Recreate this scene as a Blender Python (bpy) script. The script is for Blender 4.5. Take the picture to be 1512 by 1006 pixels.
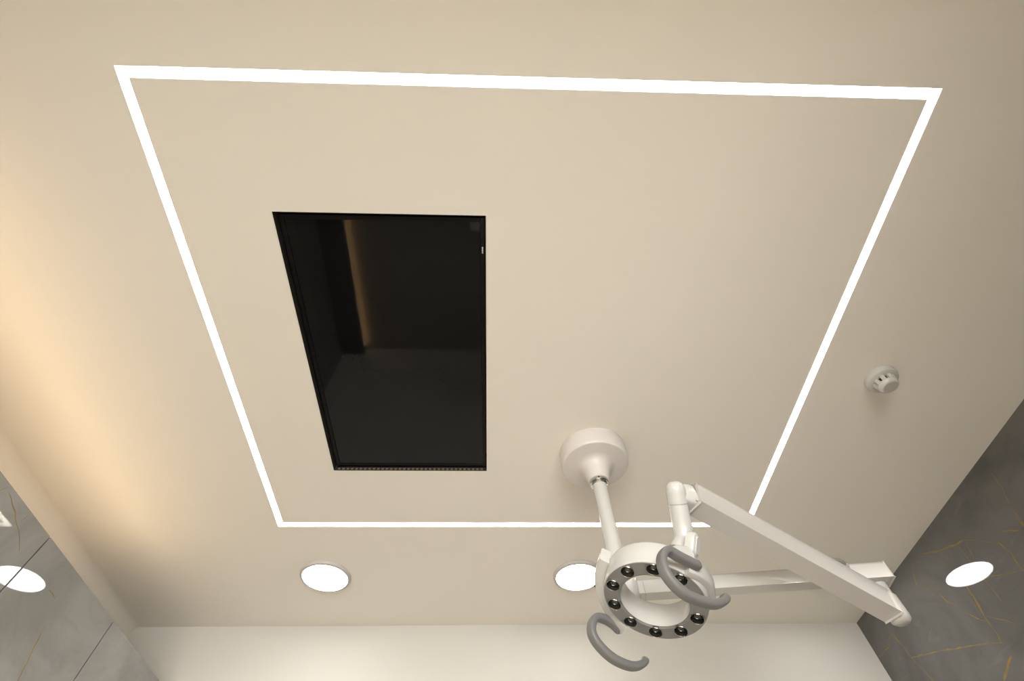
import bpy, bmesh, math, random
from mathutils import Vector, Matrix
random.seed(4)
scene = bpy.context.scene
for o in list(bpy.data.objects):
    bpy.data.objects.remove(o, do_unlink=True)
COL = scene.collection

# ------------------------------------------------------------------ camera
F = 708.2                                   # focal length in pixels of the 1512 px wide frame
EYE = Vector((0.0, 0.0, 1.3))
H = 1.4                                     # ceiling height above the lens
RM = Matrix(((0.99949, -0.01169, -0.02967),
             (-0.02556, -0.85027, -0.52572),
             (-0.01908, 0.52621, -0.85014)))
cam_d = bpy.data.cameras.new('camera')
cam_d.sensor_width = 36.0
cam_d.lens = F / 1512.0 * 36.0
cam_d.clip_start = 0.02
cam = bpy.data.objects.new('camera', cam_d)
COL.objects.link(cam)
RQ = RM.to_quaternion().to_matrix()
cam.matrix_world = Matrix.Translation(EYE) @ RQ.to_4x4()
scene.camera = cam

# ------------------------------------------------------------------ world, exposure
w = bpy.data.worlds.new('world'); scene.world = w
w.use_nodes = True
w.node_tree.nodes['Background'].inputs[0].default_value = (1, 0.96, 0.9, 1)
w.node_tree.nodes['Background'].inputs[1].default_value = 0.02
vs = scene.view_settings
vs.view_transform = 'Standard'; vs.look = 'None'; vs.gamma = 1.0
vs.use_curve_mapping = False
vs.exposure = 0.06

E_FRAME = 120.0     # beam of the recessed LED frame
E_GLOW = 13.0       # the look of its diffuser
E_DOWN = 20.0       # round downlights
E_COVE = 18.0       # warm strip on the left partition
E_FILL = 17.0         # fill light at an added, unseen window behind the camera
WX0, WX1, WZ0, WZ1 = -1.75, 1.75, 0.25, 2.40     # opening of that added window
WY = -4.2
fill_d = bpy.data.lights.new('added_window_fill', 'AREA')  # unseen area light, added to brighten ceiling and arms from behind the camera
fill_d.shape = 'RECTANGLE'; fill_d.size = WX1 - WX0; fill_d.size_y = WZ1 - WZ0
fill_d.energy = E_FILL * math.pi * (WX1 - WX0) * (WZ1 - WZ0)
fill_d.color = (1.0, 0.987, 0.945)
fill_o = bpy.data.objects.new('added_window_fill', fill_d)
fill_o.location = ((WX0 + WX1) / 2, WY - 0.14, (WZ0 + WZ1) / 2)
fill_o.rotation_euler = (math.radians(90), 0, 0)          # shines along +Y into the room
COL.objects.link(fill_o)

# ------------------------------------------------------------------ helpers
def wdir(x, y):
    return RQ @ Vector(((x - 756) / F, (503 - y) / F, -1.0))
def at(x, y, d):                 # point at depth d (m) along the ray of pixel x, y
    return EYE + wdir(x, y) * d
def on_plane(x, y, p, n):
    d = wdir(x, y)
    return EYE + d * ((p - EYE).dot(n) / d.dot(n))

def nmat(name):
    m = bpy.data.materials.new(name); m.use_nodes = True
    nt = m.node_tree
    return m, nt, nt.nodes['Principled BSDF']
def plain(name, col, rough=0.5, metal=0.0, spec=0.5, coat=0.0, var=0.04, scale=6.0, bump=0.0, bscale=200):
    m, nt, b = nmat(name)
    tc = nt.nodes.new('ShaderNodeTexCoord')
    nz = nt.nodes.new('ShaderNodeTexNoise'); nz.inputs['Scale'].default_value = scale
    nz.inputs['Detail'].default_value = 4
    nt.links.new(tc.outputs['Object'], nz.inputs['Vector'])
    rp = nt.nodes.new('ShaderNodeValToRGB')
    rp.color_ramp.elements[0].position = 0.3; rp.color_ramp.elements[1].position = 0.7
    rp.color_ramp.elements[0].color = tuple(c * (1 - var) for c in col) + (1,)
    rp.color_ramp.elements[1].color = tuple(min(1, c * (1 + var)) for c in col) + (1,)
    nt.links.new(nz.outputs['Fac'], rp.inputs['Fac'])
    nt.links.new(rp.outputs['Color'], b.inputs['Base Color'])
    b.inputs['Roughness'].default_value = rough
    b.inputs['Metallic'].default_value = metal
    b.inputs['Specular IOR Level'].default_value = spec
    b.inputs['Coat Weight'].default_value = coat
    if bump:
        n2 = nt.nodes.new('ShaderNodeTexNoise'); n2.inputs['Scale'].default_value = bscale
        nt.links.new(tc.outputs['Object'], n2.inputs['Vector'])
        bp = nt.nodes.new('ShaderNodeBump'); bp.inputs['Strength'].default_value = bump
        bp.inputs['Distance'].default_value = 0.002
        nt.links.new(n2.outputs['Fac'], bp.inputs['Height'])
        nt.links.new(bp.outputs['Normal'], b.inputs['Normal'])
    return m
def emitter(name, col, strength):
    m, nt, b = nmat(name)
    b.inputs['Base Color'].default_value = (0.8, 0.8, 0.8, 1)
    b.inputs['Emission Color'].default_value = tuple(col) + (1,)
    b.inputs['Emission Strength'].default_value = strength
    return m

def stone(name, k=1.0):
    m, nt, b = nmat(name)
    L = nt.links.new
    tc = nt.nodes.new('ShaderNodeTexCoord')
    n1 = nt.nodes.new('ShaderNodeTexNoise'); n1.inputs['Scale'].default_value = 2.2
    n1.inputs['Detail'].default_value = 9; n1.inputs['Roughness'].default_value = 0.62
    n1.inputs['Distortion'].default_value = 1.1
    L(tc.outputs['Object'], n1.inputs['Vector'])
    mp = nt.nodes.new('ShaderNodeMapping')
    mp.inputs['Rotation'].default_value = (0.75, 0.2, 0.3)
    mp.inputs['Scale'].default_value = (3, 3, 14)
    L(tc.outputs['Object'], mp.inputs['Vector'])
    n2 = nt.nodes.new('ShaderNodeTexNoise'); n2.inputs['Scale'].default_value = 1.6
    n2.inputs['Detail'].default_value = 6; n2.inputs['Distortion'].default_value = 0.7
    L(mp.outputs['Vector'], n2.inputs['Vector'])
    r1 = nt.nodes.new('ShaderNodeValToRGB')
    r1.color_ramp.elements[0].position = 0.32; r1.color_ramp.elements[1].position = 0.70
    r1.color_ramp.elements[0].color = (0.095, 0.093, 0.089, 1)
    r1.color_ramp.elements[1].color = (0.150, 0.148, 0.144, 1)
    L(n1.outputs['Fac'], r1.inputs['Fac'])
    r2 = nt.nodes.new('ShaderNodeValToRGB')
    r2.color_ramp.elements[0].position = 0.62; r2.color_ramp.elements[1].position = 0.78
    r2.color_ramp.elements[0].color = (0, 0, 0, 1); r2.color_ramp.elements[1].color = (0.35, 0.35, 0.35, 1)
    L(n2.outputs['Fac'], r2.inputs['Fac'])
    mx = nt.nodes.new('ShaderNodeMix'); mx.data_type = 'RGBA'
    L(r2.outputs['Color'], mx.inputs['Factor'])
    L(r1.outputs['Color'], mx.inputs['A'])
    mx.inputs['B'].default_value = (0.22, 0.22, 0.217, 1)
    L(mx.outputs['Result'], b.inputs['Base Color'])
    for r_ in (r1,):
        for e_ in r_.color_ramp.elements: e_.color = tuple(c * k for c in e_.color[:3]) + (1,)
    b.inputs['Roughness'].default_value = 0.02
    b.inputs['Specular IOR Level'].default_value = 0.5
    return m

def vein_mat():
    m, nt, b = nmat('gold_vein')
    L = nt.links.new
    tc = nt.nodes.new('ShaderNodeTexCoord')
    n1 = nt.nodes.new('ShaderNodeTexNoise'); n1.inputs['Scale'].default_value = 17
    n1.inputs['Detail'].default_value = 5
    L(tc.outputs['Object'], n1.inputs['Vector'])
    r1 = nt.nodes.new('ShaderNodeValToRGB')
    r1.color_ramp.elements[0].position = 0.38; r1.color_ramp.elements[1].position = 0.64
    r1.color_ramp.elements[0].color = (0.16, 0.14, 0.095, 1)
    r1.color_ramp.elements[1].color = (0.30, 0.19, 0.035, 1)
    L(n1.outputs['Fac'], r1.inputs['Fac'])
    L(r1.outputs['Color'], b.inputs['Base Color'])
    b.inputs['Roughness'].default_value = 0.02
    return m

M = dict(
    ceiling=plain('ceiling_paint', (0.84, 0.80, 0.73), 0.75, spec=0.25, var=0.012, scale=1.2, bump=0.03),
    wall=plain('wall_paint', (0.59, 0.57, 0.53), 0.7, spec=0.25, var=0.012, scale=1.5, bump=0.04),
    stone=stone('grey_stone'), slab=stone('warm_grey_stone', 2.3), vein=vein_mat(),
    joint=plain('dark_joint', (0.012, 0.010, 0.008), 0.8),
    floor=plain('floor_wood', (0.30, 0.265, 0.215), 0.6, var=0.06, scale=3),
    white=plain('white_lacquer', (0.555, 0.545, 0.525), 0.22, spec=0.5, coat=0.25, var=0.01),
    mount=plain('mount_white', (0.66, 0.62, 0.595), 0.35, spec=0.4, var=0.01),
    matte=plain('white_plastic', (0.53, 0.505, 0.48), 0.5, spec=0.4, var=0.01),
    channel=plain('channel_white', (0.86, 0.82, 0.75), 0.6, var=0.01),
    grey=plain('grey_handle_rubber', (0.165, 0.163, 0.16), 0.42, spec=0.4, var=0.03),
    face=plain('grey_face_metal', (0.235, 0.232, 0.228), 0.3, metal=0.3, var=0.02),
    chrome=plain('chrome', (0.62, 0.61, 0.59), 0.16, metal=1.0, var=0.02),
    cup=plain('lens_cup_dark', (0.045, 0.045, 0.04), 0.12, metal=0.5, spec=0.5),
    lens=plain('lens_glass_dark', (0.03, 0.032, 0.025), 0.04, spec=0.6, coat=0.6),
    dark=plain('dark_gap', (0.012, 0.012, 0.012), 0.6),
    seam=plain('seam_grey', (0.24, 0.225, 0.21), 0.6),
    tvframe=plain('tv_bezel_black', (0.006, 0.006, 0.006), 0.30, spec=0.12),
    recess=plain('recess_brown_black', (0.02, 0.015, 0.011), 0.8),
    screen=plain('tv_screen_glass', (0.006, 0.006, 0.006), 0.035, spec=0.19),
    frame_led=emitter('led_frame_glow', (1.0, 0.985, 0.96), E_GLOW),
    down_led=emitter('downlight_glow', (1.0, 0.985, 0.955), E_DOWN),
    cove_led=emitter('cove_glow', (1.0, 0.72, 0.42), E_COVE),
)

def link(o, parent=None, root=None):
    COL.objects.link(o)
    if parent is not None:
        o.parent = parent
    return o
def mesh_obj(name, bm, mat, parent=None, smooth=True, angle=35, mats=None):
    """bm is in world coordinates; the object's origin is moved to its thing's origin."""
    org = Vector((0, 0, 0))
    if parent is not None:
        q = parent
        while q is not None:
            org = org + q.location; q = q.parent
    bmesh.ops.recalc_face_normals(bm, faces=bm.faces[:])
    me = bpy.data.meshes.new(name)
    bm.to_mesh(me); bm.free()
    me.transform(Matrix.Translation(-org))
    for mm in (mats or [mat]):
        me.materials.append(mm)
    if smooth:
        me.shade_smooth()
        me.set_sharp_from_angle(angle=math.radians(angle))
    o = bpy.data.objects.new(name, me)
    return link(o, parent)
def empty(name, loc):
    o = bpy.data.objects.new(name, None); o.location = loc
    o.empty_display_size = 0.05
    return link(o)
def tag(o, label=None, cat=None, group=None, kind=None):
    if label: o['label'] = label
    if cat: o['category'] = cat
    if group: o['group'] = group
    if kind: o['kind'] = kind
    return o

def box(bm, x0, x1, y0, y1, z0, z1, bev=0.0, seg=2):
    r = bmesh.ops.create_cube(bm, size=1.0)
    vv = r['verts']
    for v in vv:
        v.co = Vector((x0 + (v.co.x + .5) * (x1 - x0), y0 + (v.co.y + .5) * (y1 - y0), z0 + (v.co.z + .5) * (z1 - z0)))
    if bev:
        es = {e for v in vv for e in v.link_edges}
        bmesh.ops.bevel(bm, geom=list(es), offset=bev, segments=seg, affect='EDGES', profile=0.5)
def obox(bm, p0, p1, up, width, height, bev=0.0, seg=3, off_w=0.0, off_h=0.0, taper=1.0):
    """box along p0->p1; height along up (made perpendicular), width along the third axis"""
    a = (p1 - p0); Ln = a.length; a.normalize()
    s = a.cross(up).normalized(); u = s.cross(a).normalized()
    r = bmesh.ops.create_cube(bm, size=1.0); vv = r['verts']
    for v in vv:
        k = taper if v.co.x > 0 else 1.0
        v.co = p0 + a * ((v.co.x + .5) * Ln) + s * (v.co.y * width * k + off_w) + u * (v.co.z * height * k + off_h)
    if bev:
        es = {e for v in vv for e in v.link_edges}
        bmesh.ops.bevel(bm, geom=list(es), offset=bev, segments=seg, affect='EDGES', profile=0.5)
def frame_of(axis):
    a = axis.normalized()
    h = Vector((0, 0, 1)) if abs(a.z) < 0.9 else Vector((0, 1, 0))
    u = a.cross(h).normalized(); v = a.cross(u).normalized()
    return a, u, v
def lathe(bm, org, axis, prof, n=48, close=False):
    """prof: list of (radius, distance along axis)"""
    a, u, v = frame_of(axis)
    rings = []
    for r, t in prof:
        if r < 1e-6:
            rings.append([bm.verts.new(org + a * t)])
        else:
            rings.append([bm.verts.new(org + a * t + (u * math.cos(k * 2 * math.pi / n) + v * math.sin(k * 2 * math.pi / n)) * r) for k in range(n)])
    pairs = list(zip(rings[:-1], rings[1:]))
    if close: pairs.append((rings[-1], rings[0]))
    for A, B in pairs:
        for k in range(n):
            k2 = (k + 1) % n
            if len(A) == 1 and len(B) == 1: continue
            if len(A) == 1: bm.faces.new((A[0], B[k], B[k2]))
            elif len(B) == 1: bm.faces.new((A[k], B[0], A[k2]))
            else: bm.faces.new((A[k], B[k], B[k2], A[k2]))
def catmull(pts, per=8):
    out = []
    P = [pts[0] * 2 - pts[1]] + list(pts) + [pts[-1] * 2 - pts[-2]]
    for i in range(1, len(P) - 2):
        a, b, c, d = P[i - 1], P[i], P[i + 1], P[i + 2]
        for k in range(per):
            t = k / per
            out.append(0.5 * ((2 * b) + (c - a) * t + (2 * a - 5 * b + 4 * c - d) * t * t + (3 * b - a - 3 * c + d) * t ** 3))
    out.append(P[-2].copy())
    return out
def sweep(bm, pts, ref, ra, rb, n=16, power=1.0, cap=True, radii=None):
    """tube along pts; ra along ref-perp (in-plane), rb along ref"""
    rings = []
    m = len(pts)
    for i, p in enumerate(pts):
        t = (pts[min(i + 1, m - 1)] - pts[max(i - 1, 0)]).normalized()
        s = t.cross(ref).normalized(); q = s.cross(t).normalized()
        k = radii[i] if radii else 1.0
        ring = []
        for j in range(n):
            an = 2 * math.pi * j / n
            c, sn = math.cos(an), math.sin(an)
            c = math.copysign(abs(c) ** power, c); sn = math.copysign(abs(sn) ** power, sn)
            ring.append(bm.verts.new(p + s * (c * ra * k) + q * (sn * rb * k)))
        rings.append(ring)
    for A, B in zip(rings[:-1], rings[1:]):
        for j in range(n):
            bm.faces.new((A[j], A[(j + 1) % n], B[(j + 1) % n], B[j]))
    if cap:
        bm.faces.new(rings[0]); bm.faces.new(rings[-1][::-1])
def round_radii(m, k=4):
    r = [1.0] * m
    for i in range(k):
        f = math.sqrt(1 - ((k - i) / (k + 0.15)) ** 2)
        r[i] = max(0.25, f); r[m - 1 - i] = max(0.25, f)
    return r

# ------------------------------------------------------------------ room measures
ZC = EYE.z + H
XL, XR = -1.3613 * H, 1.4336 * H
YB, YF = 1.9151 * H, -4.2
XP = -1.1013 * H                              # face of the left partition
ZP = EYE.z + 0.7754 * H                       # its top
LX0, LX1, LY0, LY1 = -0.6909 * H, 0.8293 * H, 0.0505 * H, 1.3248 * H
LW = 0.0262
TX0, TX1, TY0, TY1 = -0.4737 * H, -0.0280 * H, 0.3093 * H, 1.0719 * H
CH_D = 0.030                                  # depth of the LED channel
TV_D = 0.045                                  # depth of the screen recess

def struct(name, bm, mat, smooth=False, parent=None):
    o = mesh_obj(name, bm, mat, parent, smooth=smooth)
    o['kind'] = 'structure'
    return o

# ceiling with the LED channel and the screen recess cut out
bm = bmesh.new()
xs = [XL - .1, LX0, LX0 + LW, TX0, TX1, LX1 - LW, LX1, XR + .1]
ys = [YF - .1, LY0, LY0 + LW, TY0, TY1, LY1 - LW, LY1, YB + .1]
def cell_open(i, j):
    if i == 3 and j == 3: return 'tv'
    if 1 <= i <= 5 and 1 <= j <= 5 and (i in (1, 5) or j in (1, 5)): return 'ch'
    return None
vd = {}
def cv(i, j, z=ZC):
    k = (i, j, round(z, 4))
    if k not in vd: vd[k] = bm.verts.new((xs[i], ys[j], z))
    return vd[k]
for i in range(7):
    for j in range(7):
        st = cell_open(i, j)
        if st is None:
            bm.faces.new((cv(i, j), cv(i, j + 1), cv(i + 1, j + 1), cv(i + 1, j)))
        else:
            dz = ZC + (CH_D + .012 if st == 'ch' else TV_D + .06)
            bm.faces.new((cv(i, j, dz), cv(i, j + 1, dz), cv(i + 1, j + 1, dz), cv(i + 1, j, dz)))
            for (a, b, di, dj) in (((i, j), (i + 1, j), 0, -1), ((i, j + 1), (i + 1, j + 1), 0, 1),
                                   ((i, j), (i, j + 1), -1, 0), ((i + 1, j), (i + 1, j + 1), 1, 0)):
                if cell_open(i + di, j + dj) is None:
                    bm.faces.new((cv(*a), cv(*b), cv(*b, dz), cv(*a, dz)))
# the slab above, so that it is a solid ceiling
box(bm, XL - .1, XR + .1, YF - .1, YB + .1, ZC + 0.14, ZC + 0.2)
ceiling = struct('ceiling', bm, M['ceiling'])

bm = bmesh.new(); box(bm, XL - .1, XR + .1, YF - .1, YB + .1, -0.1, 0.0)
struct('floor', bm, M['floor'])
bm = bmesh.new(); box(bm, XL - .1, XR + .1, YB, YB + .1, 0, ZC + .12)
struct('wall_back', bm, M['wall'])
bm = bmesh.new(); box(bm, XL - .1, XL, YF - .1, YB + .1, 0, ZC + .12)
cr = 0.035
prof = [(XL, ZC - cr)] + [(XL + cr - cr * math.cos(k * math.pi / 16), ZC - cr + cr * math.sin(k * math.pi / 16)) for k in range(1, 8)] + [(XL + cr, ZC)]
va = [bm.verts.new((x, -0.9, z)) for x, z in prof]; vb = [bm.verts.new((x, YB, z)) for x, z in prof]
for k in range(len(prof) - 1): bm.faces.new((va[k], va[k + 1], vb[k + 1], vb[k]))
wl = struct('wall_left', bm, M['ceiling'], smooth=True)
bm = bmesh.new()
for a in ((XL - .1, WX0, 0, ZC + .12), (WX1, XR + .1, 0, ZC + .12), (WX0, WX1, 0, WZ0), (WX0, WX1, WZ1, ZC + .12)):
    box(bm, a[0], a[1], YF - .1, YF, a[2], a[3])
struct('wall_front', bm, M['wall'])
bm = bmesh.new()
fx = [WX0 + (WX1 - WX0) * k / 3 for k in range(4)]
for x in fx: box(bm, max(WX0, x - .03), min(WX1, x + .03), YF - .07, YF - .03, WZ0, WZ1)
for z in (WZ0 + .03, WZ1 - .03):
    for a, b in zip(fx[:-1], fx[1:]): box(bm, a + .03, b - .03, YF - .07, YF - .03, z - .03, z + .03)
struct('added_window_1', bm, M['matte'])  # unseen window frame, added to go with the fill light
# unseen wall added behind the camera; its opening shapes the light on the ceiling
OX0, OX1, OZ = -1.50, 0.92, 2.28
bm = bmesh.new()
for a in ((XL, OX0, 0, ZC), (OX1, XR, 0, ZC), (OX0, OX1, OZ, ZC)):
    box(bm, a[0], a[1], -1.02, -0.90, a[2], a[3])
struct('added_cross_wall', bm, M['wall'])
bm = bmesh.new(); box(bm, XR, XR + .1, YF - .1, YB + .1, 0, ZC + .12)
wall_right = struct('wall_right', bm, M['stone'])

# left partition: a core with tall stone slabs, dark open joints between them
SL_Y = [1.0677 * H + 0.3821 * H * k for k in range(-3, 3)] + [YB]
bm = bmesh.new(); box(bm, XL, XP - 0.012, SL_Y[0], YB, 0.0, ZP - 0.004)
partition = struct('wall_left_partition', bm, M['joint'])
for a, b in zip(SL_Y[:-1], SL_Y[1:]):
    bm = bmesh.new()
    box(bm, XP - 0.012, XP, a + 0.0028, b - 0.0028 if b < YB else b, 0.16, ZP, bev=0.0006, seg=1)
    mesh_obj('stone_slab', bm, M['slab'], partition, smooth=False)

# gold veins in the stone
def vein(bm, pts, n, wid):
    pp = []
    for a, b in zip(pts[:-1], pts[1:]):
        m = max(2, int((b - a).length / 0.02))
        for k in range(m): pp.append(a.lerp(b, k / m))
    pp.append(pts[-1])
    L_, R_ = [], []
    for i, p in enumerate(pp):
        t = (pp[min(i + 1, len(pp) - 1)] - pp[max(i - 1, 0)]).normalized()
        s = t.cross(n).normalized()
        j = s * random.uniform(-.002, .002)
        ww = wid * random.uniform(0.35, 1.25) * (0.4 if i in (0, len(pp) - 1) else 1)
        L_.append(bm.verts.new(p + j + s * ww / 2 + n * 0.0003)); R_.append(bm.verts.new(p + j - s * ww / 2 + n * 0.0003))
    for i in range(len(pp) - 1):
        bm.faces.new((L_[i], L_[i + 1], R_[i + 1], R_[i]))
def crop_pts(lst, ox, oy, sc):
    return [(ox + x / sc, oy + y / sc) for x, y in lst]
RV = []
for wdt, l in ((.008, [(15, 240), (130, 212), (215, 178), (255, 155)]), (.003, [(255, 155), (330, 155), (420, 165), (470, 180)]),
               (.010, [(465, 165), (545, 235), (590, 310), (640, 360)]), (.003, [(110, 270), (165, 310)]),
               (.005, [(155, 262), (190, 310), (270, 425)]), (.008, [(270, 425), (300, 475), (330, 515), (385, 620)]),
               (.009, [(385, 620), (430, 685)]), (.005, [(430, 685), (460, 720), (490, 780)]),
               (.003, [(220, 180), (290, 280), (370, 380), (485, 520)]), (.003, [(265, 165), (320, 270)]),
               (.005, [(0, 405), (60, 445), (110, 480), (150, 520), (225, 560)]), (.004, [(270, 590), (340, 630), (390, 640)]),
               (.006, [(388, 612), (470, 630), (555, 655)]), (.004, [(150, 510), (165, 560)]),
               (.004, [(380, 390), (430, 370), (500, 360), (622, 340)]),
               (.006, [(-60, 868), (0, 852), (120, 822), (280, 800), (380, 782), (490, 775)]),
               (.009, [(545, 855), (525, 920), (500, 1000)]), (.003, [(0, 540), (30, 620), (60, 680), (75, 740)]),
               (.003, [(560, 610), (585, 655)]), (.006, [(490, 104), (540, 98), (590, 95)]), (.008, [(575, 15), (600, 45), (640, 80)])):
    RV.append((wdt, crop_pts(l, 1360, 760, 4.092)))
for wdt, l in ((.006, [(185, 805), (240, 860), (300, 935), (380, 1020)]), (.003, [(210, 835), (205, 880), (165, 920)]),
               (.003, [(290, 550), (292, 610), (310, 670)]), (.004, [(325, 645), (360, 670)]), (.004, [(580, 245), (620, 300), (650, 370), (700, 435)])):
    RV.append((wdt, crop_pts(l, 1230, 600, 2.479)))
bm = bmesh.new()
NR = Vector((-1, 0, 0)); PR = Vector((XR, 0, 0))
for wdt, l in RV:
    vein(bm, [on_plane(x, y, PR, NR) for x, y in l], NR, wdt)
# the same kind of veins go on over the rest of the wall, outside the photograph
for k in range(26):
    y0 = random.uniform(YF, 0.7); z0 = random.uniform(0.2, 2.4)
    p = [Vector((XR, y0, z0))]; an = random.choice((0.7, 2.4, 0.3))
    for q in range(random.randint(3, 6)):
        an += random.uniform(-.6, .6)
        d = random.uniform(.06, .16)
        p.append(p[-1] + Vector((0, math.cos(an) * d, -math.sin(an) * d)))
    if all(YF < v.y < 0.8 and 0.02 < v.z < ZC - .05 for v in p): vein(bm, p, NR, random.choice((.003, .005, .008)))
vo = mesh_obj('gold_vein_pattern', bm, M['vein'], wall_right, smooth=False); vo['kind'] = 'stuff'
bm = bmesh.new()
NL = Vector((1, 0, 0)); PL = Vector((XP, 0, 0))
for wdt, l in ((.004, [(40, 170), (65, 260), (80, 340), (88, 430)]), (.003, [(215, 600), (245, 640)]), (.005, [(195, 760), (150, 860), (80, 1000), (40, 1080)]),
               (.002, [(0, 165), (35, 145)]), (.002, [(130, 270), (85, 305)])):
    vein(bm, [on_plane(x, y, PL, NL) for x, y in crop_pts(l, 0, 670, 2.992)], NL, wdt)
vo = mesh_obj('gold_vein_pattern', bm, M['vein'], partition, smooth=False); vo['kind'] = 'stuff'

# dark base step along the foot of the partition
bm = bmesh.new(); box(bm, XP - 0.012, XP + 0.20, SL_Y[0], YB, 0.0, 0.10, bev=0.004)
struct('trim_1', bm, M['tvframe'])

# ------------------------------------------------------------------ LED frame light
led = tag(empty('led_frame_light', ((LX0 + LX1) / 2, (LY0 + LY1) / 2, ZC + CH_D)),
          'large rectangular white LED line recessed in the cream ceiling', 'ceiling light')
zd = ZC + CH_D
for (x0, x1, y0, y1) in ((LX0, LX1, LY0, LY0 + LW), (LX0, LX1, LY1 - LW, LY1),
                         (LX0, LX0 + LW, LY0 + LW, LY1 - LW), (LX1 - LW, LX1, LY0 + LW, LY1 - LW)):
    bm = bmesh.new()
    e = 0.0006
    s0 = 0.050 if (y0 == LY0 and y1 == LY0 + LW) else 0.0
    box(bm, x0 + e + s0, x1 - e, y0 + e, y1 - e, zd, zd + 0.008)
    mesh_obj('diffuser', bm, M['frame_led'], led, smooth=False)
    ld = bpy.data.lights.new('led_beam', 'AREA'); ld.shape = 'RECTANGLE'
    ld.size = x1 - x0 - 2 * e - s0; ld.size_y = y1 - y0 - 2 * e
    ld.energy = E_FRAME * math.pi * ld.size * ld.size_y * 0.4
    ld.spread = math.radians(78); ld.color = (1.0, 0.99, 0.97)
    lo_ = bpy.data.objects.new('led_beam', ld)
    lo_.location = ((x0 + s0 + x1) / 2 - led.location.x, (y0 + y1) / 2 - led.location.y, -0.0015)
    link(lo_, led)

# ------------------------------------------------------------------ screen in the ceiling
tv = tag(empty('ceiling_screen', ((TX0 + TX1) / 2, (TY0 + TY1) / 2, ZC + TV_D)),
         'black flat television screen set flush into the cream ceiling', 'television')
bm = bmesh.new()   # liner of the opening
tk = 0.0015
for (x0, x1, y0, y1) in ((TX0 + .0005, TX0 + tk, TY0 + .0005, TY1 - .0005), (TX1 - tk, TX1 - .0005, TY0 + .0005, TY1 - .0005),
                         (TX0 + .0005, TX1 - .0005, TY0 + .0005, TY0 + tk), (TX0 + .0005, TX1 - .0005, TY1 - tk, TY1 - .0005)):
    box(bm, x0, x1, y0, y1, ZC + 0.0002, ZC + TV_D + 0.055)
mesh_obj('recess_liner', bm, M['recess'], tv, smooth=False)
g = 0.009; bz = 0.014; zt = ZC + 0.016
bm = bmesh.new()
a0, a1, b0, b1 = TX0 + g, TX1 - 0.004, TY0 + 0.012, TY1 - 0.006
for (x0, x1, y0, y1) in ((a0, a0 + bz, b0, b1), (a1 - bz, a1, b0, b1), (a0 + bz, a1 - bz, b0, b0 + bz), (a0 + bz, a1 - bz, b1 - bz, b1)):
    box(bm, x0, x1, y0, y1, zt, zt + 0.03, bev=0.0015)
bez = mesh_obj('bezel', bm, M['tvframe'], tv, smooth=False)
bm = bmesh.new(); box(bm, a0 + bz - .001, a1 - bz + .001, b0 + bz - .001, b1 - bz + .001, zt + 0.004, zt + 0.026)
mesh_obj('screen', bm, M['screen'], tv, smooth=False)
bm = bmesh.new()
q = on_plane(712.5, 369.5, Vector((0, 0, zt)), Vector((0, 0, 1)))
box(bm, q.x - .0025, q.x + .0025, q.y - .011, q.y + .011, zt - 0.002, zt + 0.003, bev=0.0008)
tag(mesh_obj('indicator', bm, M['chrome'], tv, smooth=False), 'small pale indicator on the black frame')
bm = bmesh.new()   # serrated vent strip along the far edge
nv = 34
for k in range(nv):
    x = TX0 + 0.012 + (TX1 - TX0 - 0.024) * (k + .5) / nv
    box(bm, x - .0045, x + .0045, TY1 - 0.0055, TY1 - 0.0018, ZC + 0.003, ZC + 0.010)
mesh_obj('vent_strip', bm, plain('vent_brown', (0.16, 0.12, 0.075), 0.7), tv, smooth=False)

# ------------------------------------------------------------------ round downlights
def downlight(cx, cy, label):
    t = tag(empty('downlight', (cx, cy, ZC)), label, 'downlight', 'round downlights along the back wall')
    bm = bmesh.new()
    lathe(bm, Vector((cx, cy, ZC)), Vector((0, 0, -1)), [(0.122, 0.0), (0.122, 0.006), (0.1195, 0.0115), (0.114, 0.014), (0.1085, 0.0145), (0.1075, 0.012), (0.1075, 0.0)], 72)
    mesh_obj('rim', bm, M['matte'], t)
    bm = bmesh.new()
    lathe(bm, Vector((cx, cy, ZC)), Vector((0, 0, -1)), [(0.1072, 0.0006), (0.1072, 0.0120), (0.103, 0.0140), (0.06, 0.0150), (0, 0.0152)], 72)
    mesh_obj('lens', bm, M['down_led'], t)
    return t
for cx, lab in ((-0.588, 'round lit downlight alone on the left of the ceiling near the back wall'),
                (0.292, 'round lit downlight half hidden behind the dental lamp ring'),
                (1.165, 'round lit downlight hidden behind the dental lamp arms on the right')):
    downlight(cx * H, (1.578 if cx > 1 else 1.590) * H, lab)

# ------------------------------------------------------------------ warm strip on top of the partition
cv_y0, cv_y1 = 0.10 * H, 1.42 * H
cove = tag(empty('cove_light', (XP - 0.06, (cv_y0 + cv_y1) / 2, ZP)),
           'warm white LED strip lying on top of the left stone partition', 'strip light')
bm = bmesh.new(); box(bm, XP - 0.085, XP - 0.045, cv_y0, cv_y1, ZP, ZP + 0.012, bev=0.001)
mesh_obj('profile', bm, M['matte'], cove, smooth=False)
bm = bmesh.new()
obox(bm, Vector((XP - 0.065, cv_y0, ZP + 0.019)), Vector((XP - 0.065, cv_y1, ZP + 0.019)), Vector((0.55, 0, 0.84)), 0.016, 0.004)
mesh_obj('diffuser', bm, M['cove_led'], cove, smooth=False)

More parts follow.
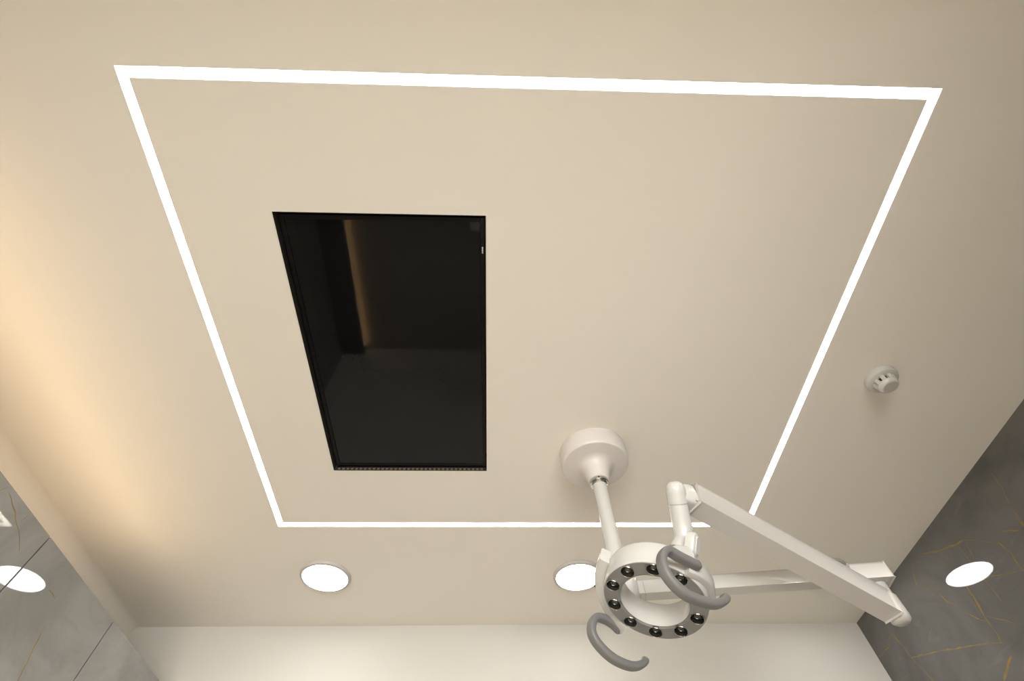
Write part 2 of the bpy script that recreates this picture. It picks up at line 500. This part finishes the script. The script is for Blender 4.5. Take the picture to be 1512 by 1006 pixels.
toe = tag(empty('toe_kick_light', (XP + 0.205, 1.0, 0.03)), 'warm LED strip along the dark plinth of the left stone partition', 'strip light')
bm = bmesh.new(); box(bm, XP + 0.2003, XP + 0.208, 0.0, YB - 0.05, 0.045, 0.062, bev=0.001)
mesh_obj('profile', bm, M['matte'], toe, smooth=False)
bm = bmesh.new(); box(bm, XP + 0.2015, XP + 0.207, 0.01, YB - 0.06, 0.042, 0.0448)
mesh_obj('diffuser', bm, emitter('toe_glow', (1.0, 0.62, 0.28), 170.0), toe, smooth=False)

# ------------------------------------------------------------------ smoke detector
sd = EYE + Vector((1.0029 * H, 0.72 * H, H)); sd = Vector((sd.x, sd.y, ZC))
det = tag(empty('smoke_detector', sd), 'small white round smoke detector on the ceiling near the right wall', 'smoke detector')
bm = bmesh.new(); DN = Vector((0, 0, -1))
lathe(bm, sd, DN, [(0, 0), (0.055, 0.0), (0.056, 0.003), (0.055, 0.014), (0.052, 0.021), (0.046, 0.0245), (0.036, 0.026), (0, 0.026)], 56)
mesh_obj('base', bm, M['white'], det)
bm = bmesh.new()
lathe(bm, sd, DN, [(0.030, 0.0255), (0.029, 0.046), (0, 0.046)], 48)
mesh_obj('inner_chamber', bm, M['dark'], det)
bm = bmesh.new()
lathe(bm, sd, DN, [(0, 0.043), (0.0350, 0.043), (0.0345, 0.047), (0.031, 0.054), (0.0275, 0.058), (0.0260, 0.0585), (0.0255, 0.0575), (0, 0.0575)], 56)
mesh_obj('cap', bm, M['white'], det)
bm = bmesh.new(); lathe(bm, sd, DN, [(0.0245, 0.0572), (0.0235, 0.0585), (0, 0.0588)], 48)
tag(mesh_obj('cap_disc', bm, plain('detector_grey', (0.45, 0.42, 0.40), 0.5), det), 'greyer round centre of the cap')
for k in range(10):
    an = k * 2 * math.pi / 10 + .2
    er = Vector((math.cos(an), math.sin(an), 0))
    bm = bmesh.new()
    obox(bm, sd + er * 0.0355 + Vector((0, 0, -0.025)), sd + er * 0.0318 + Vector((0, 0, -0.0445)), er, 0.0140, 0.006, bev=0.001, seg=1)
    mesh_obj('rib', bm, M['white'], det, smooth=False)

# ------------------------------------------------------------------ dental lamp
SX, SY = 0.2757 * H, 0.9934 * H
rose = Vector((SX, SY, ZC))
lamp = tag(empty('dental_lamp', rose), 'white jointed dental lamp with round ring head hanging from the ceiling', 'dental lamp')
def part(name, bm, mat, parent=None, **k):
    return mesh_obj(name, bm, mat, parent or lamp, **k)

bm = bmesh.new()
lathe(bm, rose, DN, [(0.0, 0.0), (0.131, 0.0), (0.132, 0.002), (0.131, 0.064), (0.1295, 0.071), (0.1255, 0.0755), (0.118, 0.0775), (0.082, 0.080),
                     (0.068, 0.083), (0.058, 0.092), (0.0505, 0.108), (0.045, 0.128), (0.0400, 0.147), (0.038, 0.154), (0.030, 0.156), (0, 0.156)], 72)
part('ceiling_mount', bm, M['mount'], angle=30)
bm = bmesh.new()
lathe(bm, rose, DN, [(0.0335, 0.150), (0.0350, 0.1565), (0.0350, 0.164), (0.033, 0.1665), (0.0285, 0.1665), (0.0285, 0.162)], 56)
lathe(bm, rose, DN, [(0.0285, 0.162), (0.0285, 0.172), (0.0268, 0.174), (0.024, 0.174)], 56)
part('collar', bm, M['chrome'])
bm = bmesh.new()
q = rose + Vector((-0.006, -0.0352, -0.160))
lathe(bm, q, Vector((-.15, -1, 0)), [(0.0, 0.0006), (0.0028, 0.0006), (0.0028, -0.003)], 12)
part('set_screw', bm, M['dark'])
Z1 = EYE.z + 0.800                             # underside of the lower arm
bm = bmesh.new()
lathe(bm, rose, DN, [(0.0255, 0.11), (0.0255, ZC - Z1 - 0.075), (0.0240, ZC - Z1 - 0.07)], 40)
part('stem', bm, M['white'])
# hub and lower arm
a1s = Vector((SX, SY, Z1 + 0.022))
a1e = Vector((1.1250, 1.3060, Z1 + 0.022))
adir = (a1e - a1s).normalized()
bm = bmesh.new()
lathe(bm, Vector((SX, SY, 0)), Vector((0, 0, 1)), [(0, Z1 - 0.022), (0.024, Z1 - 0.020), (0.040, Z1 - 0.012), (0.047, Z1), (0.048, Z1 + 0.012), (0.048, Z1 + 0.052), (0.044, Z1 + 0.066), (0.032, Z1 + 0.074), (0.0256, Z1 + 0.076)], 56)
part('hub', bm, M['white'], angle=50)
bm = bmesh.new()
obox(bm, a1s + adir * 0.030, a1e + adir * 0.012, Vector((0, 0, 1)), 0.033, 0.043, bev=0.004, seg=3)
part('lower_arm', bm, M['white'], angle=50)
bm = bmesh.new()
obox(bm, a1s + adir * 0.0600, a1s + adir * 0.0612, Vector((0, 0, 1)), 0.0333, 0.0433)
part('arm_seam', bm, M['seam'], smooth=False)
# elbow: a vertical pivot under the outer end of the lower arm
eB = at(1318, 899, 1.305)
EX = Vector((1.1225, 1.3253, 0))
bm = bmesh.new()
obox(bm, a1e + adir * -0.075 + Vector((0, 0, -0.002)), a1e + adir * 0.030 + Vector((0, 0, -0.002)), Vector((0, 0, 1)), 0.044, 0.046, bev=0.004, seg=3)
part('arm_end_cap', bm, M['matte'], angle=50)
ZE1 = EYE.z + 0.697
bm = bmesh.new()
lathe(bm, EX, Vector((0, 0, 1)), [(0.022, Z1 - 0.040), (0.0235, Z1 - 0.037), (0.0235, Z1 + 0.004), (0.0, Z1 + 0.004)], 40)
part('elbow_pivot', bm, M['white'], angle=50)
bm = bmesh.new()
lathe(bm, EX, Vector((0, 0, 1)), [(0.0, ZE1 - 0.008), (0.018, ZE1 - 0.007), (0.026, ZE1), (0.0275, ZE1 + 0.010), (0.0275, Z1 - 0.041), (0.0255, Z1 - 0.038), (0, Z1 - 0.038)], 40)
part('elbow_housing', bm, M['matte'], angle=50)

# spring arm: its lower front edge runs through these pixels at these depths
eA = at(1033, 742, 1.262)
eB = at(1318, 899, 1.305)
sdir = (eB - eA).normalized()
up = Vector((0, 0, 1))
side = sdir.cross(up).normalized()            # towards the camera or away
if side.dot(EYE - eA) < 0: side = -side
upp = (side.cross(sdir)).normalized()
if upp.z < 0: upp = -upp
SW, SH = 0.046, 0.066
ctr = lambda p: p - side * (SW / 2) + upp * (SH / 2)
bm = bmesh.new()
obox(bm, ctr(eA), ctr(eB) + sdir * 0.026, upp, SW, SH, bev=0.006, seg=3)
part('spring_arm', bm, M['matte'], angle=50)
bm = bmesh.new()
obox(bm, ctr(eA) - sdir * 0.010, ctr(eA) + sdir * 0.010, upp, SW - .0045, SH - .0045)
part('arm_seam', bm, M['seam'], smooth=False)
# knuckle at the inner end of the spring arm
kn = at(1000, 731, 1.283)
k0 = ctr(eA) - sdir * 0.0015
bm = bmesh.new()
pts = [k0.lerp(kn, f) for f in (0, .2, .4, .6, .8, 1.0)]
sweep(bm, pts, upp, SW / 2 - .0008, SH / 2 - .0008, n=40, power=0.4, radii=[1, 1, .98, .93, .86, .78])
part('knuckle', bm, M['white'], angle=50)
# drop tube: from the knuckle down to the ring
d0, d1, d2, d3 = at(997, 721, 1.285), at(1001, 744, 1.275), at(1007, 775, 1.255), at(1010, 797, 1.235)
bm = bmesh.new()
ax = (d1 - d0).normalized()
lathe(bm, d0, ax, [(0, -0.018), (0.012, -0.0165), (0.020, -0.011), (0.0245, -0.002), (0.0258, 0.010), (0.0258, (d1 - d0).length)], 40)
part('knuckle_housing', bm, M['white'], angle=50)
bm = bmesh.new()
lathe(bm, d1, ax, [(0.0252, -0.0010), (0.0252, 0.0012)], 40)
part('tube_seam', bm, M['seam'])
bm = bmesh.new()
d4 = at(1006, 815, 1.215)
pts = catmull([d1 + ax * 0.001, d2, d3, d4], 8)
rr = [1.0] * len(pts)
for i in range(len(pts)):
    f = i / (len(pts) - 1)
    rr[i] = 1.0 + 0.28 * max(0, (f - .62) / .38) ** 1.3
sweep(bm, pts, Vector((1, 0, 0)), 0.0248, 0.0248, n=32, radii=rr)
part('drop_tube', bm, M['white'], angle=50)

# ring head
RC = at(966.3, 889.1, 1.15)
RN = Vector((-0.3308, -0.1414, -0.9330)).normalized()      # shining direction
RU = RN.cross(Vector((0, 1, 0))).normalized(); RV_ = RN.cross(RU).normalized()
def rp(r, deg, t):
    a = math.radians(deg)
    return RC + (RU * math.cos(a) + RV_ * math.sin(a)) * r + RN * t
def ring_mesh(bm, prof, n=96, close=True):
    rings = [[bm.verts.new(rp(r, k * 360 / n, t)) for k in range(n)] for r, t in prof]
    prs = list(zip(rings[:-1], rings[1:])) + ([(rings[-1], rings[0])] if close else [])
    for A, B in prs:
        for k in range(n):
            bm.faces.new((A[k], B[k], B[(k + 1) % n], A[(k + 1) % n]))
bm = bmesh.new()
ring_mesh(bm, [(0.1205, -0.0015), (0.1215, -0.004), (0.1235, -0.020), (0.1235, -0.058), (0.121, -0.065), (0.114, -0.0695), (0.088, -0.0695),
               (0.0815, -0.066), (0.0795, -0.060), (0.0790, -0.004), (0.0800, -0.0015), (0.0800, -0.014), (0.1205, -0.014)])
head = part('lamp_head', bm, M['white'], angle=40)
# face plate with ten round openings
bm = bmesh.new()
ring_mesh(bm, [(0.0802, -0.0035), (0.0870, 0.0), (0.1195, 0.0), (0.1204, -0.0012), (0.1204, -0.0085), (0.0802, -0.0085)])
face = mesh_obj('face_plate', bm, M['face'], head, angle=25)
LA = [30 + 36 * k for k in range(10)]
bm = bmesh.new()
for a in LA:
    c = rp(0.1012, a, 0)
    lathe(bm, c, RN, [(0, -0.03), (0.0158, -0.03), (0.0158, 0.02), (0, 0.02)], 28)
cut = mesh_obj('cutter', bm, M['face'])
cut.location = -Vector((0, 0, 0))
md = face.modifiers.new('holes', 'BOOLEAN'); md.operation = 'DIFFERENCE'; md.object = cut; md.solver = 'EXACT'
bpy.context.view_layer.update()
dg = bpy.context.evaluated_depsgraph_get()
nm = bpy.data.meshes.new_from_object(face.evaluated_get(dg))
face.modifiers.clear(); face.data = nm
bpy.data.objects.remove(cut, do_unlink=True)
for a in LA:
    c = rp(0.1012, a, 0)
    bm = bmesh.new()
    lathe(bm, c, RN, [(0.0157, -0.0128), (0.0157, 0.0006), (0.0164, 0.0010), (0.0168, 0.0004), (0.0168, -0.0003)], 28)
    mesh_obj('lens_bezel', bm, M['chrome'], head)
    bm = bmesh.new()
    lathe(bm, c, RN, [(0.0156, -0.0025), (0.0140, -0.0095), (0.0, -0.0125)], 28)
    mesh_obj('lens_cup', bm, M['cup'], head)
    bm = bmesh.new()
    lathe(bm, c, RN, [(0.0110, -0.0110), (0.0102, -0.0075), (0.0075, -0.0050), (0.004, -0.0038), (0, -0.0035)], 24)
    mesh_obj('lens', bm, M['lens'], head)

# yoke: knuckle block on the back of the ring with an oblong pivot cap
bm = bmesh.new()
y0 = rp(0.100, 72, -0.064); y1 = rp(0.100, 72, -0.088)
pts = catmull([d4, at(1009, 822, 1.205), rp(0.103, 66, -0.060)], 6)
sweep(bm, pts, Vector((1, 0, 0)), 0.030, 0.032, n=24, power=0.7)
part('yoke', bm, M['white'], angle=60)
pc = at(1030, 806, 1.172)
pax = (EYE - pc).normalized() * 0.55 + Vector((0.75, 0, -0.1)); pax.normalize()
def capsule_disc(bm, c, axis, long, hl, r, th, bev):
    a = axis.normalized(); l = (long - a * long.dot(a)).normalized(); s = a.cross(l).normalized()
    prof = [(r, -th), (r, -bev), (r - bev * .3, -bev * .3), (r - bev, 0.0), (r * .5, bev * .25)]
    n = 40; rings = []
    for rr_, t in prof:
        ring = []
        for k in range(n):
            an = 2 * math.pi * k / n
            o = hl if math.cos(an) >= 0 else -hl
            ring.append(bm.verts.new(c + l * (math.cos(an) * rr_ + o) + s * (math.sin(an) * rr_) + a * t))
        rings.append(ring)
    for A, B in zip(rings[:-1], rings[1:]):
        for k in range(n): bm.faces.new((A[k], A[(k + 1) % n], B[(k + 1) % n], B[k]))
    bm.faces.new(rings[-1]); bm.faces.new(rings[0][::-1])
bm = bmesh.new()
capsule_disc(bm, pc, pax, at(1032, 824, 1.16) - at(1024, 790, 1.20), 0.012, 0.0190, 0.024, 0.009)
part('pivot_cap', bm, M['white'], angle=40)

# side brackets and grey handles
def handle(pix, ang, r0):
    a = math.radians(ang)
    er = RU * math.cos(a) + RV_ * math.sin(a)
    p0 = RC + er * r0
    P = [on_plane(840 + x * 270 / 1202, 780 + y * 270 / 1202, p0, er) for x, y in pix]
    bm = bmesh.new()
    pts = catmull(P, 7)
    sweep(bm, pts, er, 0.0092, 0.0130, n=24, power=0.65, radii=round_radii(len(pts), 4))
    tag(part('handle', bm, M['grey'], angle=60), 'curved grey rubber handle')
    return er
HA = 64
e1 = handle([(868, 262), (800, 228), (725, 190), (655, 152), (618, 172), (612, 235), (655, 330), (755, 430), (870, 483), (965, 500), (1018, 478), (1026, 442)], HA, 0.149)
e2 = handle([(345, 690), (300, 640), (240, 602), (180, 588), (152, 628), (152, 695), (195, 770), (285, 855), (385, 903), (450, 908), (490, 885), (497, 855)], HA + 180, 0.152)
# side brackets: curved plates around the sides of the ring that carry the handles
for turn in (0, 180):
    bm = bmesh.new()
    rows = []
    for k in range(15):
        f = k / 14; an = 166 + turn + f * 82
        t0 = -0.082 + 0.040 * f; t1 = -0.044 + 0.050 * f ** 1.5
        ro = 0.148 + 0.005 * f
        if turn: ro -= 0.012
        rows.append([bm.verts.new(rp(r, an, t)) for r, t in ((0.122, t0), (ro - .003, t0), (ro, t0 + .003), (ro, t1 - .003), (ro - .003, t1), (0.122, t1))])
    for A, B in zip(rows[:-1], rows[1:]):
        for k in range(6): bm.faces.new((A[k], A[(k + 1) % 6], B[(k + 1) % 6], B[k]))
    bm.faces.new(rows[0]); bm.faces.new(rows[-1][::-1])
    part('handle_bracket', bm, M['white'], angle=50)
bm = bmesh.new()
kq = rp(0.152, 204, -0.045)
lathe(bm, kq, Vector((-1, -.3, 0)), [(0.0, 0.006), (0.0022, 0.0055), (0.0028, 0.004), (0.0028, -0.004)], 16)
part('switch_knob', bm, M['dark'])

# ------------------------------------------------------------------ unseen chair added under the lamp to bounce light up
CX = 0.08
chair = tag(empty('added_dental_chair', (CX, 0.35, 0)), 'cream padded reclined dental chair added unseen below the lamp to bounce light up', 'dental chair')
M['pad'] = plain('cream_upholstery', (0.86, 0.80, 0.69), 0.5, var=0.03, bump=0.05)
def pad(name, y0, z0, y1, z1, wid, th, taper=1.0):
    bm = bmesh.new()
    obox(bm, Vector((CX, y0, z0)), Vector((CX, y1, z1)), Vector((0, 0, 1)), wid, th, bev=min(th * .42, 0.045), seg=4, taper=taper)
    return mesh_obj(name, bm, M['pad'], chair, angle=60)
pad('leg_rest', -0.78, 0.50, -0.02, 0.60, 0.52, 0.10)
pad('seat', -0.02, 0.60, 0.46, 0.57, 0.58, 0.13)
pad('backrest', 0.45, 0.60, 1.10, 0.78, 0.60, 0.11, taper=0.8)
pad('headrest', 1.12, 0.80, 1.38, 0.86, 0.30, 0.085)
for sg in (-1, 1):
    bm = bmesh.new()
    obox(bm, Vector((CX + sg * .34, 0.10, 0.74)), Vector((CX + sg * .34, 0.52, 0.77)), Vector((0, 0, 1)), 0.075, 0.05, bev=0.018, seg=3)
    ar = mesh_obj('armrest', bm, M['pad'], chair, angle=60)
    bm = bmesh.new()
    obox(bm, Vector((CX + sg * .34, 0.34, 0.735)), Vector((CX + sg * .31, 0.34, 0.52)), Vector((0, 1, 0)), 0.03, 0.07, bev=0.008)
    mesh_obj('armrest_post', bm, M['white'], ar)
bm = bmesh.new(); box(bm, CX - .20, CX + .20, -0.10, 0.55, 0.42, 0.535, bev=0.03, seg=3)
mesh_obj('seat_frame', bm, M['white'], chair)
bm = bmesh.new(); box(bm, CX - .13, CX + .13, 0.10, 0.46, 0.06, 0.43, bev=0.04, seg=3)
mesh_obj('pedestal', bm, M['white'], chair)
bm = bmesh.new(); box(bm, CX - .26, CX + .26, -0.35, 0.80, 0.0, 0.07, bev=0.02, seg=3)
mesh_obj('base', bm, M['white'], chair)
